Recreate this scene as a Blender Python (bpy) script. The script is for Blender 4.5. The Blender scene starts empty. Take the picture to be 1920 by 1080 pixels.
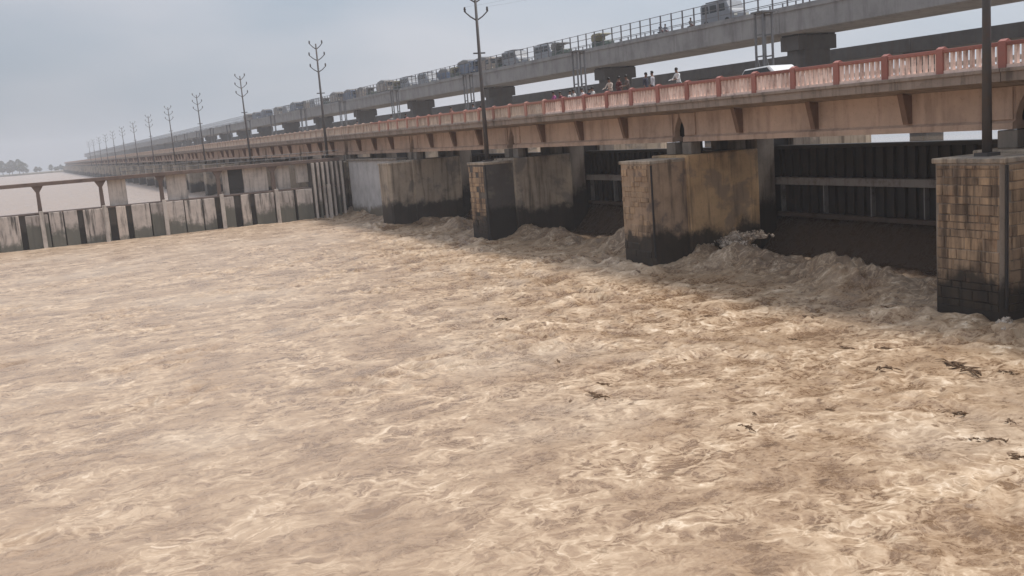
import bpy, bmesh, math, random
import numpy as np
from mathutils import Vector, Matrix
random.seed(7); RNG = np.random.RandomState(11)
scene = bpy.context.scene
C = scene.collection
R = math.radians

# ------------------------------------------------------------------ camera, world, sun, exposure
CAM_H = 7.93
TH, PH, RO = R(24.995), R(9.004), R(4.425)
cam_d = bpy.data.cameras.new('camera'); cam = bpy.data.objects.new('camera', cam_d); C.objects.link(cam)
F = Vector((math.sin(TH)*math.cos(PH), math.cos(TH)*math.cos(PH), -math.sin(PH)))
R0 = Vector((math.cos(TH), -math.sin(TH), 0)); U0 = R0.cross(F)
Rv = R0*math.cos(RO) - U0*math.sin(RO); Uv = U0*math.cos(RO) + R0*math.sin(RO)
mw = Matrix((Rv, Uv, -F)).transposed().to_4x4(); mw.translation = (0, 0, CAM_H); cam.matrix_world = mw
cam_d.sensor_width = 36; cam_d.lens = 36*1870.9/1920; cam_d.clip_start = .1; cam_d.clip_end = 9000
scene.camera = cam

SUN_EL, SUN_AZ = R(62), R(90+8)          # sun high over the upstream side (+X)
world = bpy.data.worlds.new('World'); scene.world = world; world.use_nodes = True
nt = world.node_tree; nt.nodes.clear()
wo = nt.nodes.new('ShaderNodeOutputWorld'); bg = nt.nodes.new('ShaderNodeBackground'); bg.inputs[1].default_value = 0.085
sky = nt.nodes.new('ShaderNodeTexSky'); sky.sky_type = 'NISHITA'; sky.sun_disc = False
sky.sun_elevation = SUN_EL; sky.sun_rotation = SUN_AZ; sky.dust_density = 3.0; sky.air_density = 1.0
tc = nt.nodes.new('ShaderNodeTexCoord')
mp = nt.nodes.new('ShaderNodeMapping'); mp.inputs['Scale'].default_value = (1, 1, 2.6); nt.links.new(tc.outputs['Generated'], mp.inputs[0])
nz = nt.nodes.new('ShaderNodeTexNoise'); nz.inputs['Scale'].default_value = 3.2; nz.inputs['Detail'].default_value = 5; nz.inputs['Roughness'].default_value = .45
nt.links.new(mp.outputs[0], nz.inputs[0])
cr = nt.nodes.new('ShaderNodeValToRGB')
cr.color_ramp.elements[0].position = .37; cr.color_ramp.elements[0].color = (4.6, 5.3, 6.2, 1)
cr.color_ramp.elements[1].position = .64; cr.color_ramp.elements[1].color = (6.25, 6.5, 7.15, 1)
nt.links.new(nz.outputs['Fac'], cr.inputs[0])
mx = nt.nodes.new('ShaderNodeMix'); mx.data_type = 'RGBA'; mx.inputs['Factor'].default_value = .86
nt.links.new(sky.outputs[0], mx.inputs['A']); nt.links.new(cr.outputs[0], mx.inputs['B'])
sep = nt.nodes.new('ShaderNodeSeparateXYZ'); nt.links.new(tc.outputs['Generated'], sep.inputs[0])
def wm(op, a, b):
    x = nt.nodes.new('ShaderNodeMath'); x.operation = op
    for i, v in enumerate((a, b)):
        if isinstance(v, (int, float)): x.inputs[i].default_value = v
        else: nt.links.new(v, x.inputs[i])
    return x.outputs[0]
el = wm('MAXIMUM', sep.outputs['Z'], 0.0)
gain = wm('ADD', wm('ADD', wm('MULTIPLY', el, 1.05), .73), wm('MULTIPLY', sep.outputs['X'], .30))
sc_ = nt.nodes.new('ShaderNodeVectorMath'); sc_.operation = 'SCALE'; nt.links.new(mx.outputs['Result'], sc_.inputs[0]); nt.links.new(gain, sc_.inputs['Scale'])
nt.links.new(sc_.outputs[0], bg.inputs[0]); nt.links.new(bg.outputs[0], wo.inputs[0])
sun_d = bpy.data.lights.new('sun', 'SUN'); sun_d.energy = 2.5; sun_d.angle = R(12); sun_d.color = (1, .94, .86)
sun = bpy.data.objects.new('sun', sun_d); C.objects.link(sun)
sd = Vector((math.sin(SUN_AZ)*math.cos(SUN_EL), math.cos(SUN_AZ)*math.cos(SUN_EL), math.sin(SUN_EL)))
sun.rotation_euler = sd.to_track_quat('Z', 'Y').to_euler(); sun.location = (60, 20, 80)
vs = scene.view_settings; vs.view_transform = 'Standard'; vs.look = 'None'; vs.gamma = 1; vs.exposure = 0.29
scene.cycles.volume_bounces = 1

# ------------------------------------------------------------------ helpers
def tag(o, label=None, cat=None, group=None, kind=None):
    if label: o['label'] = label
    if cat: o['category'] = cat
    if group: o['group'] = group
    if kind: o['kind'] = kind
    return o
def empty(name, loc=(0, 0, 0), rz=0):
    o = bpy.data.objects.new(name, None); o.empty_display_size = .3; C.objects.link(o); o.location = loc; o.rotation_euler = (0, 0, rz); return o
class MB:
    """collects shapes into one mesh"""
    def __init__(s): s.v = []; s.f = []
    def add(s, v, f):
        n = len(s.v); s.v += [tuple(p) for p in v]; s.f += [tuple(i+n for i in q) for q in f]; return s
    def box(s, x0, x1, y0, y1, z0, z1):
        return s.add([(x0,y0,z0),(x1,y0,z0),(x1,y1,z0),(x0,y1,z0),(x0,y0,z1),(x1,y0,z1),(x1,y1,z1),(x0,y1,z1)],
                     [(0,3,2,1),(4,5,6,7),(0,1,5,4),(1,2,6,5),(2,3,7,6),(3,0,4,7)])
    def prism(s, prof, y0, y1, axis='y'):
        """profile polygon (a,b) counter-clockwise, swept along an axis"""
        n = len(prof)
        if axis == 'y': P = lambda a, b, t: (a, t, b)
        elif axis == 'x': P = lambda a, b, t: (t, a, b)
        else: P = lambda a, b, t: (a, b, t)
        v = [P(a, b, y0) for a, b in prof] + [P(a, b, y1) for a, b in prof]
        f = [tuple(range(n)), tuple(range(2*n-1, n-1, -1))] + [(i, i+n, (i+1) % n+n, (i+1) % n) for i in range(n)]
        return s.add(v, f)
    def tube(s, pts, rads, n=8):
        pts = [Vector(p) for p in pts]; base = len(s.v)
        if not hasattr(rads, '__len__'): rads = [rads]*len(pts)
        for i, p in enumerate(pts):
            d = (pts[min(i+1, len(pts)-1)] - pts[max(i-1, 0)]).normalized()
            a = d.cross(Vector((0, 0, 1)) if abs(d.z) < .95 else Vector((1, 0, 0))).normalized(); b = d.cross(a)
            for k in range(n):
                t = 2*math.pi*k/n; s.v.append(tuple(p + (a*math.cos(t)+b*math.sin(t))*rads[i]))
        for i in range(len(pts)-1):
            for k in range(n):
                s.f.append((base+i*n+k, base+i*n+(k+1) % n, base+(i+1)*n+(k+1) % n, base+(i+1)*n+k))
        s.f.append(tuple(base+k for k in range(n))[::-1]); s.f.append(tuple(base+(len(pts)-1)*n+k for k in range(n))); return s
    def lathe(s, prof, c=(0, 0, 0), n=10):
        return s.tube([(c[0], c[1], c[2]+z) for r, z in prof], [r for r, z in prof], n)
    def mesh(s, name, smooth=False, bevel=0):
        me = bpy.data.meshes.new(name); me.from_pydata(s.v, [], s.f)
        bm = bmesh.new(); bm.from_mesh(me)
        bmesh.ops.recalc_face_normals(bm, faces=bm.faces)
        if bevel:
            bmesh.ops.bevel(bm, geom=list(bm.edges), offset=bevel, segments=1, affect='EDGES', clamp_overlap=True)
        bm.to_mesh(me); bm.free()
        if smooth:
            for p in me.polygons: p.use_smooth = True
        return me
    def build(s, name, mat, parent=None, smooth=False, bevel=0, loc=None):
        return inst(name, s.mesh(name, smooth, bevel), mat, parent, loc)
def inst(name, me, mat=None, parent=None, loc=None, rot=None, scale=None):
    if mat is not None and not me.materials: me.materials.append(mat)
    o = bpy.data.objects.new(name, me); C.objects.link(o)
    if parent is not None: o.parent = parent
    if loc is not None: o.location = loc
    if rot is not None: o.rotation_euler = rot
    if scale is not None: o.scale = scale
    return o
def copy_tree(o, parent=None):
    c = o.copy(); C.objects.link(c); c.parent = parent
    for ch in list(o.children): copy_tree(ch, c)
    return c

# ------------------------------------------------------------------ materials
def node_mat(name, rough=.85, spec=.3):
    m = bpy.data.materials.new(name); m.use_nodes = True; n = m.node_tree
    b = n.nodes['Principled BSDF']; b.inputs['Roughness'].default_value = rough; b.inputs['Specular IOR Level'].default_value = spec
    return m, n, b
def N(n, t, **k):
    x = n.nodes.new(t)
    for a, v in k.items(): setattr(x, a, v)
    return x
def L(n, a, b): n.links.new(a, b)
def noise(n, vec, scale, detail=6, rough=.6, dist=0):
    x = N(n, 'ShaderNodeTexNoise'); x.inputs['Scale'].default_value = scale; x.inputs['Detail'].default_value = detail
    x.inputs['Roughness'].default_value = rough; x.inputs['Distortion'].default_value = dist
    if vec is not None: L(n, vec, x.inputs['Vector'])
    return x.outputs['Fac']
def ramp(n, fac, stops):
    x = N(n, 'ShaderNodeValToRGB'); e = x.color_ramp.elements
    e[0].position, e[0].color = stops[0][0], (*stops[0][1], 1); e[1].position, e[1].color = stops[-1][0], (*stops[-1][1], 1)
    for p, c in stops[1:-1]: k = e.new(p); k.color = (*c, 1)
    L(n, fac, x.inputs[0]); return x.outputs[0]
def mth(n, op, a, b=None, clamp=False):
    x = N(n, 'ShaderNodeMath', operation=op, use_clamp=clamp)
    for i, v in enumerate((a, b)):
        if v is None: continue
        if isinstance(v, (int, float)): x.inputs[i].default_value = v
        else: L(n, v, x.inputs[i])
    return x.outputs[0]
def mixc(n, fac, a, b, mode='MIX'):
    x = N(n, 'ShaderNodeMix', data_type='RGBA', blend_type=mode)
    for s, v in (('Factor', fac), ('A', a), ('B', b)):
        i = x.inputs[s]
        if isinstance(v, (int, float)): i.default_value = v
        elif isinstance(v, tuple): i.default_value = (*v, 1)
        else: L(n, v, i)
    return x.outputs['Result']
def mapping(n, vec, scale):
    x = N(n, 'ShaderNodeMapping'); x.inputs['Scale'].default_value = scale; L(n, vec, x.inputs[0]); return x.outputs[0]
def smooth(n, v, lo, hi):
    x = N(n, 'ShaderNodeMapRange', interpolation_type='SMOOTHSTEP'); L(n, v, x.inputs[0])
    x.inputs[1].default_value = lo; x.inputs[2].default_value = hi; return x.outputs[0]

def concrete(name, col, dirt=(.10, .075, .055), streak=.55, tide=None, tide_col=(.022, .019, .017), patch=None, vary=0, tvar=0, scale=1.0, lo=.46, hi=.72):
    m, n, b = node_mat(name, .9, .25)
    geo = N(n, 'ShaderNodeNewGeometry'); pos = geo.outputs['Position']
    c = ramp(n, noise(n, pos, .9*scale, 8, .65), [(.25, tuple(x*.68 for x in col)), (.5, col), (.8, tuple(min(1, x*1.22) for x in col))])
    if vary:
        oi = N(n, 'ShaderNodeObjectInfo')
        c = mixc(n, vary, c, ramp(n, oi.outputs['Random'], [(0, (.4, .37, .35)), (.3, (.8, .77, .74)), (.7, (1, .95, .88)), (1, (1.15, 1.05, .92))]), 'MULTIPLY')
    if patch:
        c = mixc(n, smooth(n, noise(n, pos, .55*scale, 7, .6, .3), .5, .62), c, patch)
    st = noise(n, mapping(n, pos, (1.5*scale, 1.5*scale, .13)), 1.6, 6, .65)
    c = mixc(n, mth(n, 'MULTIPLY', smooth(n, st, lo, hi), streak), c, dirt)
    sp = noise(n, pos, 7, 5, .7)
    c = mixc(n, mth(n, 'MULTIPLY', smooth(n, sp, .55, .75), .35), c, dirt)
    if tide is not None:
        sx = N(n, 'ShaderNodeSeparateXYZ'); L(n, pos, sx.inputs[0])
        wob = mth(n, 'MULTIPLY', mth(n, 'SUBTRACT', noise(n, mapping(n, pos, (1, 1, .9)), .75, 7, .66), .5), 3.2)
        t = mth(n, 'ADD', sx.outputs['Z'], wob)
        if tvar:
            o2 = N(n, 'ShaderNodeObjectInfo'); t = mth(n, 'ADD', t, mth(n, 'MULTIPLY', mth(n, 'SUBTRACT', o2.outputs['Random'], .5), tvar))
        x = smooth(n, t, tide+.45, tide-.35)
        c = mixc(n, mth(n, 'MULTIPLY', x, .93), c, tide_col)
        rr = N(n, 'ShaderNodeMapRange'); L(n, x, rr.inputs[0]); rr.inputs[3].default_value = .9; rr.inputs[4].default_value = .55; L(n, rr.outputs[0], b.inputs['Roughness'])
    L(n, c, b.inputs['Base Color'])
    bp = N(n, 'ShaderNodeBump'); bp.inputs['Strength'].default_value = .5; bp.inputs['Distance'].default_value = .03
    L(n, noise(n, pos, 6, 8, .7), bp.inputs['Height']); L(n, bp.outputs[0], b.inputs['Normal'])
    return m
def paint(name, col, rough=.5, wear=(.2, .15, .12), amount=.5, metal=0, scale=3, vary=0):
    m, n, b = node_mat(name, rough, .4); b.inputs['Metallic'].default_value = metal
    geo = N(n, 'ShaderNodeNewGeometry'); pos = geo.outputs['Position']
    f = mth(n, 'MULTIPLY', smooth(n, noise(n, pos, scale, 8, .7), .48, .7), amount)
    c = mixc(n, f, col, wear)
    c = mixc(n, mth(n, 'MULTIPLY', smooth(n, noise(n, mapping(n, pos, (2, 2, .3)), 2.5, 5, .6), .5, .75), amount*.6), c, wear)
    if vary:
        oi = N(n, 'ShaderNodeObjectInfo'); c = mixc(n, vary, c, ramp(n, oi.outputs['Random'], [(0, (.55, .5, .48)), (.4, (.9, .88, .86)), (1, (1.15, 1.2, 1.2))]), 'MULTIPLY')
    L(n, c, b.inputs['Base Color']); return m

M = {}
M['pier'] = concrete('pier_concrete', (.40, .325, .25), streak=.85, tide=2.1, patch=(.23, .20, .17))
M['pier_orange'] = concrete('pier_ochre_plaster', (.56, .37, .205), streak=.7, tide=1.75, patch=(.36, .255, .17))
M['stone'] = concrete('pier_masonry_stone', (.42, .305, .21), dirt=(.06, .042, .032), streak=.85, tide=1.6, vary=.8, patch=(.31, .195, .12), lo=.44, hi=.64)
M['nose_black'] = concrete('pier_black_stain', (.095, .085, .078), streak=.6, tide=2.4, patch=(.17, .145, .12))
M['nose_brown'] = concrete('pier_brown_plaster', (.40, .28, .19), streak=.9, tide=1.9, patch=(.20, .15, .12))
M['mortar'] = concrete('pier_mortar', (.26, .215, .175), streak=.7, tide=1.5)
M['groove'] = concrete('gate_groove_concrete', (.25, .215, .185), streak=.9, tide=3.0)
M['girder'] = concrete('girder_concrete', (.50, .365, .285), dirt=(.13, .08, .06), streak=.4, scale=.6)
M['bracket'] = concrete('bracket_concrete', (.20, .125, .09), dirt=(.09, .055, .045), streak=.5)
M['slab'] = concrete('deck_edge_concrete', (.30, .24, .20), dirt=(.08, .065, .055), streak=.7)
M['plinth'] = concrete('bearing_concrete', (.24, .21, .18), streak=.8)
M['road'] = concrete('bridge_asphalt', (.06, .058, .056), streak=.1)
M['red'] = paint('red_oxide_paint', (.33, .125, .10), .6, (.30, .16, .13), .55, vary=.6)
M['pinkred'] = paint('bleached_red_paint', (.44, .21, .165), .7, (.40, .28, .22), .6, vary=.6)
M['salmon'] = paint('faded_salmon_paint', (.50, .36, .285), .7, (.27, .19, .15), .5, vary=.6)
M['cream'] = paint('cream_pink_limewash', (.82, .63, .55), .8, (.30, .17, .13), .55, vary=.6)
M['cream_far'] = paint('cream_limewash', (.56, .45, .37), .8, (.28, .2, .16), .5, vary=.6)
M['steel'] = paint('gate_black_steel', (.021, .021, .023), .55, (.05, .033, .026), .6, 0, 1.2)
M['beam'] = paint('gate_beam_grey', (.28, .27, .265), .6, (.10, .065, .055), .7, 0, .8)
M['rust'] = paint('gate_lip_rust', (.085, .062, .052), .7, (.03, .025, .022), .7, 0, 1.0)
M['bar'] = paint('gate_bar_grey', (.26, .26, .265), .6, (.05, .04, .035), .7, 0, 1.0)
M['pole'] = paint('pole_grey_steel', (.075, .068, .066), .6, (.10, .06, .045), .6, 0, 2)
M['wire'] = paint('conductor_aluminium', (.16, .16, .17), .5, (.1, .1, .1), .2)
M['insul'] = paint('brown_porcelain', (.035, .022, .018), .25, (.05, .04, .04), .2)
M['frame'] = paint('hoist_frame_grey', (.17, .17, .175), .6, (.12, .09, .075), .5)
M['fly'] = concrete('flyover_concrete', (.29, .28, .275), dirt=(.12, .11, .11), streak=.45, scale=.5)
M['flypier'] = concrete('flyover_pier_concrete', (.105, .10, .098), streak=.5)
M['rail'] = paint('flyover_rail_steel', (.14, .135, .14), .5, (.1, .07, .06), .5)
M['wall_lo'] = concrete('divide_wall_lower', (.54, .48, .44), dirt=(.045, .042, .038), streak=.9, tide=1.3, tide_col=(.12, .12, .10), tvar=2.6, vary=.45, lo=.46, hi=.66)
M['wall_hi'] = concrete('divide_wall_panel', (.52, .46, .41), dirt=(.09, .08, .07), streak=.7)
M['wall_core'] = concrete('divide_wall_core', (.085, .078, .072), streak=.6, tide=1.6)
M['wall_beam'] = concrete('divide_wall_beam', (.17, .125, .105), dirt=(.07, .05, .045), streak=.4)
M['pale'] = concrete('bulkhead_pale_concrete', (.46, .45, .45), dirt=(.26, .24, .22), streak=.3, tide=.9, tide_col=(.13, .11, .08))
M['opening_dark'] = paint('dark_opening_panel', (.03, .03, .03), .7, (.05, .045, .04), .5)  # black sheet standing in for the dark inside an opening of the wall
M['glass'] = paint('vehicle_glass', (.03, .035, .04), .12, (.05, .05, .05), .2)
M['tyre'] = paint('tyre_rubber', (.02, .02, .02), .8, (.05, .045, .04), .4)
M['rim'] = paint('wheel_rim', (.25, .25, .26), .4, (.1, .09, .08), .4)
M['lamp'] = paint('lamp_lens', (.6, .58, .5), .2, (.4, .38, .3), .2)
M['skin'] = paint('skin', (.20, .11, .075), .6, (.2, .11, .075), 0)
M['hair'] = paint('black_hair', (.012, .01, .009), .5, (.012, .01, .009), 0)
M['foam_splash'] = paint('splash_foam', (.60, .50, .41), .5, (.36, .27, .19), .7, 0, 3)
fm_ = M['foam_splash'].node_tree; fg = N(fm_, 'ShaderNodeNewGeometry')
L(fm_, mth(fm_, 'ADD', mth(fm_, 'MULTIPLY', smooth(fm_, noise(fm_, fg.outputs['Position'], 5, 5, .7), .42, .6), .8), .1), fm_.nodes['Principled BSDF'].inputs['Alpha'])
M['debris'] = paint('wet_driftwood', (.12, .07, .037), .95, (.16, .10, .06), .5, 0, 4)
M['bark'] = paint('tree_bark', (.06, .045, .035), .9, (.03, .025, .02), .5)
M['leaf'] = paint('tree_leaf', (.045, .065, .03), .7, (.03, .04, .02), .6, 0, .6)
M['leaf2'] = paint('tree_leaf_dull', (.06, .07, .04), .7, (.04, .045, .028), .6, 0, .6)
M['bank'] = concrete('bank_soil', (.16, .14, .10), streak=.1)
for nme, col in dict(van_grey=(.21, .22, .24), auto_green=(.07, .09, .075), auto_yellow=(.22, .19, .11), truck_tan=(.26, .21, .17), truck_blue=(.10, .13, .19), car_white=(.6, .6, .6), car_silver=(.32, .32, .33), car_maroon=(.14, .04, .04), bike_black=(.03, .03, .03), tarp=(.16, .15, .14)).items():
    M[nme] = paint(nme, col, .35, tuple(x*.6 for x in col), .35)

# ------------------------------------------------------------------ layout constants
S = 21.4; PW = 1.5                      # pier spacing along Y, half pier width
YC = lambda k: 24.68 + k*S              # pier centre lines
XN = 29.27                              # downstream pier nose
K0, K1 = -2, 50                         # piers built

# ------------------------------------------------------------------ gradient noise for the water
_perm = RNG.permutation(512); _perm = np.concatenate([_perm]*3)
_g = RNG.rand(512)*2*np.pi; _gx, _gy = np.cos(_g), np.sin(_g)
def gn(x, y):
    xi = np.floor(x).astype(int); yi = np.floor(y).astype(int); xf = x-xi; yf = y-yi
    u = xf*xf*xf*(xf*(xf*6-15)+10); v = yf*yf*yf*(yf*(yf*6-15)+10)
    def gr(i, j, a, b):
        h = _perm[(_perm[i & 511] + j) & 511]; return _gx[h]*a + _gy[h]*b
    n00 = gr(xi, yi, xf, yf); n10 = gr(xi+1, yi, xf-1, yf); n01 = gr(xi, yi+1, xf, yf-1); n11 = gr(xi+1, yi+1, xf-1, yf-1)
    return ((n00*(1-u)+n10*u)*(1-v) + (n01*(1-u)+n11*u)*v)*1.5
def ss(a, lo, hi):
    t = np.clip((a-lo)/(hi-lo), 0, 1); return t*t*(3-2*t)
def water_fields(X, Y):
    far = ss(Y, 150, 260) + ss(-X, 60, 120); far = np.clip(far, 0, 1)
    wx = X + 1.1*gn(X/4.3+9, Y/4.3) + .35*gn(X/1.3, Y/1.3+5); wy = Y + 1.1*gn(X/4.3, Y/4.3+31) + .35*gn(X/1.3+17, Y/1.3)
    # how rough: strongest below the gates, easing to the left and behind the divide wall
    near = ss(X, 6, 26); left = 1-ss(X-.2*(Y-14), 1, 15)
    lee = ss(Y, 70, 92)*(1-ss(X, 22, 29))
    A = (.42 + .58*near)*(1-.55*lee)*(1-far) + .12*far
    beyond = ss(Y, 106.5, 108); A = A*(1-.5*beyond)*(1-.4*(1-ss(Y, 15, 34)))
    r1 = 1-np.abs(gn(wx/5.2, wy/4.2))*2.2
    r2 = 1-np.abs(gn(wx/2.3+40, wy/1.7+3))*2.2
    r3 = 1-np.abs(gn(wx/.95+4, wy/.7+8))*2.0
    n0 = gn(X/11, Y/13); n4 = gn(wx/.42, wy/.32)
    n5 = gn(wx/.23+3, wy/.17)
    h = A*(.12*n0 + .06*(r1-.4) + .085*(r2-.35)*(.6+.8*near) + .055*(r3-.4) + .045*n4 + .026*n5)
    # sharp local chop
    ch = ss(gn(X/6.5+70, Y/5.0+12), .12, .5)
    h += A*ch*.2*(1-np.abs(gn(wx/1.25+80, wy/.8))*2.4)
    # rollers under each bay and hydraulic jump line
    bay = np.abs(((Y-24.68)/S) % 1 - .5)*2            # 0 mid bay .. 1 at pier
    inbay = 1-ss(bay, .8, .97)
    lump = .55+.75*gn(Y/4.2+2, X/6+5)+.22*gn(Y/1.4, X/1.5)
    roll = np.exp(-((X-32.2-1.2*gn(Y/5+3, Y*0))/1.5)**2)*inbay*np.clip(lump, 0, 2)
    h += roll*(1-far)*1.1
    h += np.exp(-((X-28.2)/1.3)**2)*(bay > .7)*(.2+.3*gn(Y/.9, X/.9))*(1-far)      # heaped water against pier noses
    # smooth jet under the gate lips
    jet = ss(X, 36.0, 38.6)
    h = h*(1-ss(X, 34.8, 36.4)*.92) + jet*1.85 + .12*ss(X, 33.5, 36)
    h += roll*(1-far)*(.13*(r3-.4)+.16*(r2-.4)+.07*n4+.035*n5)
    foam = np.clip(.36 + .55*(r2-.45)*.8 + .35*(r3-.45) + .35*ch*(r2-.3) + .5*h*(X < 34), 0, 1)
    foam = foam*(1-ss(X, 34.0, 35.6)) 
    calm = np.clip(lee + .85*left + far, 0, 1)
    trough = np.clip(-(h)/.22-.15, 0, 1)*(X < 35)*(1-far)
    fore = 1-ss(Y, 15, 32)
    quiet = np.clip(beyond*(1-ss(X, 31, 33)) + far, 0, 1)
    return h, foam, calm, trough, fore, quiet

# ------------------------------------------------------------------ water
def water_material():
    m, n, b = node_mat('river_water', .42, .35); b.inputs['IOR'].default_value = 1.33
    geo = N(n, 'ShaderNodeNewGeometry'); pos = geo.outputs['Position']
    def att(k): a = N(n, 'ShaderNodeAttribute'); a.attribute_name = k; return a.outputs['Fac']
    foam, calm, tr, fore, quiet = att('foam'), att('calm'), att('trough'), att('fore'), att('quiet')
    wn = N(n, 'ShaderNodeTexNoise'); wn.inputs['Scale'].default_value = .8; wn.inputs['Detail'].default_value = 4; L(n, pos, wn.inputs['Vector'])
    ofs = N(n, 'ShaderNodeVectorMath', operation='MULTIPLY_ADD'); L(n, wn.outputs['Color'], ofs.inputs[0]); ofs.inputs[1].default_value = (1.5, 1.5, 0); L(n, pos, ofs.inputs[2])
    w2 = N(n, 'ShaderNodeTexNoise'); w2.inputs['Scale'].default_value = 2.3; w2.inputs['Detail'].default_value = 2; L(n, ofs.outputs[0], w2.inputs['Vector'])
    of2 = N(n, 'ShaderNodeVectorMath', operation='MULTIPLY_ADD'); L(n, w2.outputs['Color'], of2.inputs[0]); of2.inputs[1].default_value = (.42, .42, 0); L(n, ofs.outputs[0], of2.inputs[2])
    P2 = of2.outputs[0]
    vo = N(n, 'ShaderNodeTexVoronoi', feature='DISTANCE_TO_EDGE'); vo.inputs['Scale'].default_value = 1.0; L(n, mapping(n, P2, (.75, 1, 0)), vo.inputs['Vector'])
    patchy = smooth(n, noise(n, mapping(n, pos, (.30, .40, 0)), 1.0, 3, .6), .36, .60)
    def vein(scale, width, det=2):
        v = noise(n, mapping(n, P2, (scale*.8, scale, 0)), 1.0, det, .55)
        return smooth(n, mth(n, 'ABSOLUTE', mth(n, 'SUBTRACT', v, .5)), width, 0.0)
    v1 = mth(n, 'MULTIPLY', vein(1.05, .045), patchy); v2 = vein(2.7, .055); web = mth(n, 'MULTIPLY', smooth(n, vo.outputs['Distance'], .13, .0), patchy)
    fine = noise(n, mapping(n, P2, (3.2, 4.0, 0)), 1.5, 5, .72)
    speck = noise(n, mapping(n, pos, (8, 9, 0)), 1.0, 3, .75)
    streak = noise(n, mapping(n, P2, (.35, 2.4, 0)), 1.0, 4, .65)
    big = noise(n, mapping(n, pos, (.10, .10, 0)), 1.0, 3, .55)
    mid = noise(n, mapping(n, P2, (.8, 1.05, 0)), 1.0, 4, .62)
    k = mth(n, 'MULTIPLY', mth(n, 'SUBTRACT', foam, .5), .4)
    def plus(v, amt, off=.5):
        nonlocal k
        k = mth(n, 'ADD', k, mth(n, 'MULTIPLY', mth(n, 'SUBTRACT', v, off), amt))
    plus(fine, 1.05); plus(speck, 1.0)
    soft = mth(n, 'SUBTRACT', mth(n, 'SUBTRACT', 1.0, mth(n, 'MULTIPLY', calm, .5)), mth(n, 'MULTIPLY', fore, .35), True)       # smoother sheets left and near
    k = mth(n, 'MULTIPLY', k, soft); plus(mid, .40)
    k = mth(n, 'ADD', k, .29); plus(web, .27, .08); plus(v1, .36, .12); plus(mth(n, 'MULTIPLY', v2, mth(n, 'ADD', patchy, .3)), .24, .2); plus(big, .25)
    k = mth(n, 'ADD', k, mth(n, 'MULTIPLY', mth(n, 'MULTIPLY', mth(n, 'SUBTRACT', streak, .5), .85), mth(n, 'ADD', calm, .12)))
    c = ramp(n, k, [(0, (.18, .108, .06)), (.2, (.325, .215, .132)), (.42, (.43, .307, .20)), (.7, (.535, .40, .275)), (1, (.67, .54, .405))])
    # silkier, greyer water to the left; silt-yellow in the boil
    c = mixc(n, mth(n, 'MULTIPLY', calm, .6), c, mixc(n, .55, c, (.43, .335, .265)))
    c = mixc(n, mth(n, 'MULTIPLY', smooth(n, big, .50, .66), .25), c, (.47, .39, .31))
    fl_ = smooth(n, noise(n, mapping(n, pos, (1.7, 2.1, 0)), 1.0, 4, .7), .57, .66)
    c = mixc(n, mth(n, 'MULTIPLY', mth(n, 'MULTIPLY', fl_, .8), mth(n, 'SUBTRACT', 1, calm, True)), c, (.125, .072, .038))
    c = mixc(n, mth(n, 'MULTIPLY', tr, .35), c, (.13, .085, .052))  # hollows darkened in the colour to add shading contrast; less foam there too
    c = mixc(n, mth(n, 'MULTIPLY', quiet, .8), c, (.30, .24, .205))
    # less foam where the jets leave the gates, with bridge shade put into the colour
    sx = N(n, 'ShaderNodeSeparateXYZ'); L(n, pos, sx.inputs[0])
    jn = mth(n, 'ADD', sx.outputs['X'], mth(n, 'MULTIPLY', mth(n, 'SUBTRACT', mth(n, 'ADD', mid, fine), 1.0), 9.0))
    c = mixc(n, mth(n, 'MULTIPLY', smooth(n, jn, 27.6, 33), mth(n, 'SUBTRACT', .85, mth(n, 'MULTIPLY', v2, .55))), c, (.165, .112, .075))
    c = mixc(n, smooth(n, sx.outputs['X'], 33.6, 35.6), c, (.085, .058, .042))  # water at the gate lips coloured darker still for the shade under the bridge
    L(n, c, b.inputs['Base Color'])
    ro = N(n, 'ShaderNodeMapRange'); L(n, k, ro.inputs[0]); ro.inputs[3].default_value = .24; ro.inputs[4].default_value = .7; L(n, ro.outputs[0], b.inputs['Roughness'])
    bp = N(n, 'ShaderNodeBump'); bp.inputs['Strength'].default_value = .5; bp.inputs['Distance'].default_value = .09
    hh = noise(n, mapping(n, P2, (1.8, 2.6, 0)), 1.0, 5, .66)
    L(n, hh, bp.inputs['Height']); L(n, bp.outputs[0], b.inputs['Normal'])
    return m
def sheet(name, xs, ys, hz, mat, attrs=None):
    nx, ny = len(xs), len(ys); X, Y = np.meshgrid(xs, ys)
    if callable(hz): Z, at = hz(X, Y)
    else: Z, at = np.full(X.shape, hz), {}
    co = np.stack([X, Y, Z], -1).reshape(-1, 3).astype(np.float32)
    i = np.arange(nx*ny).reshape(ny, nx); q = np.stack([i[:-1, :-1], i[:-1, 1:], i[1:, 1:], i[1:, :-1]], -1).reshape(-1, 4)
    me = bpy.data.meshes.new(name); me.vertices.add(len(co)); me.vertices.foreach_set('co', co.ravel())
    me.loops.add(q.size); me.loops.foreach_set('vertex_index', q.ravel().astype(np.int32))
    me.polygons.add(len(q)); me.polygons.foreach_set('loop_start', np.arange(0, q.size, 4, dtype=np.int32))
    me.polygons.foreach_set('use_smooth', np.ones(len(q), dtype=bool)); me.update(calc_edges=True)
    for k, v in at.items():
        a = me.attributes.new(k, 'FLOAT', 'POINT'); a.data.foreach_set('value', v.ravel().astype(np.float32))
    return tag(inst(name, me, mat), kind='structure')
def geo_steps(a, b, first, grow):
    out = [a]; st = first
    while out[-1] < b: out.append(out[-1]+st); st *= grow
    out[-1] = b; return out
xs = [-x for x in geo_steps(30, 1450, .3, 1.16)][::-1][:-1] + list(np.arange(-30, 41.0, .1))
ysn = [4.0]
while ysn[-1] < 112: ysn.append(ysn[-1] + .055 + .0028*ysn[-1])
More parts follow.
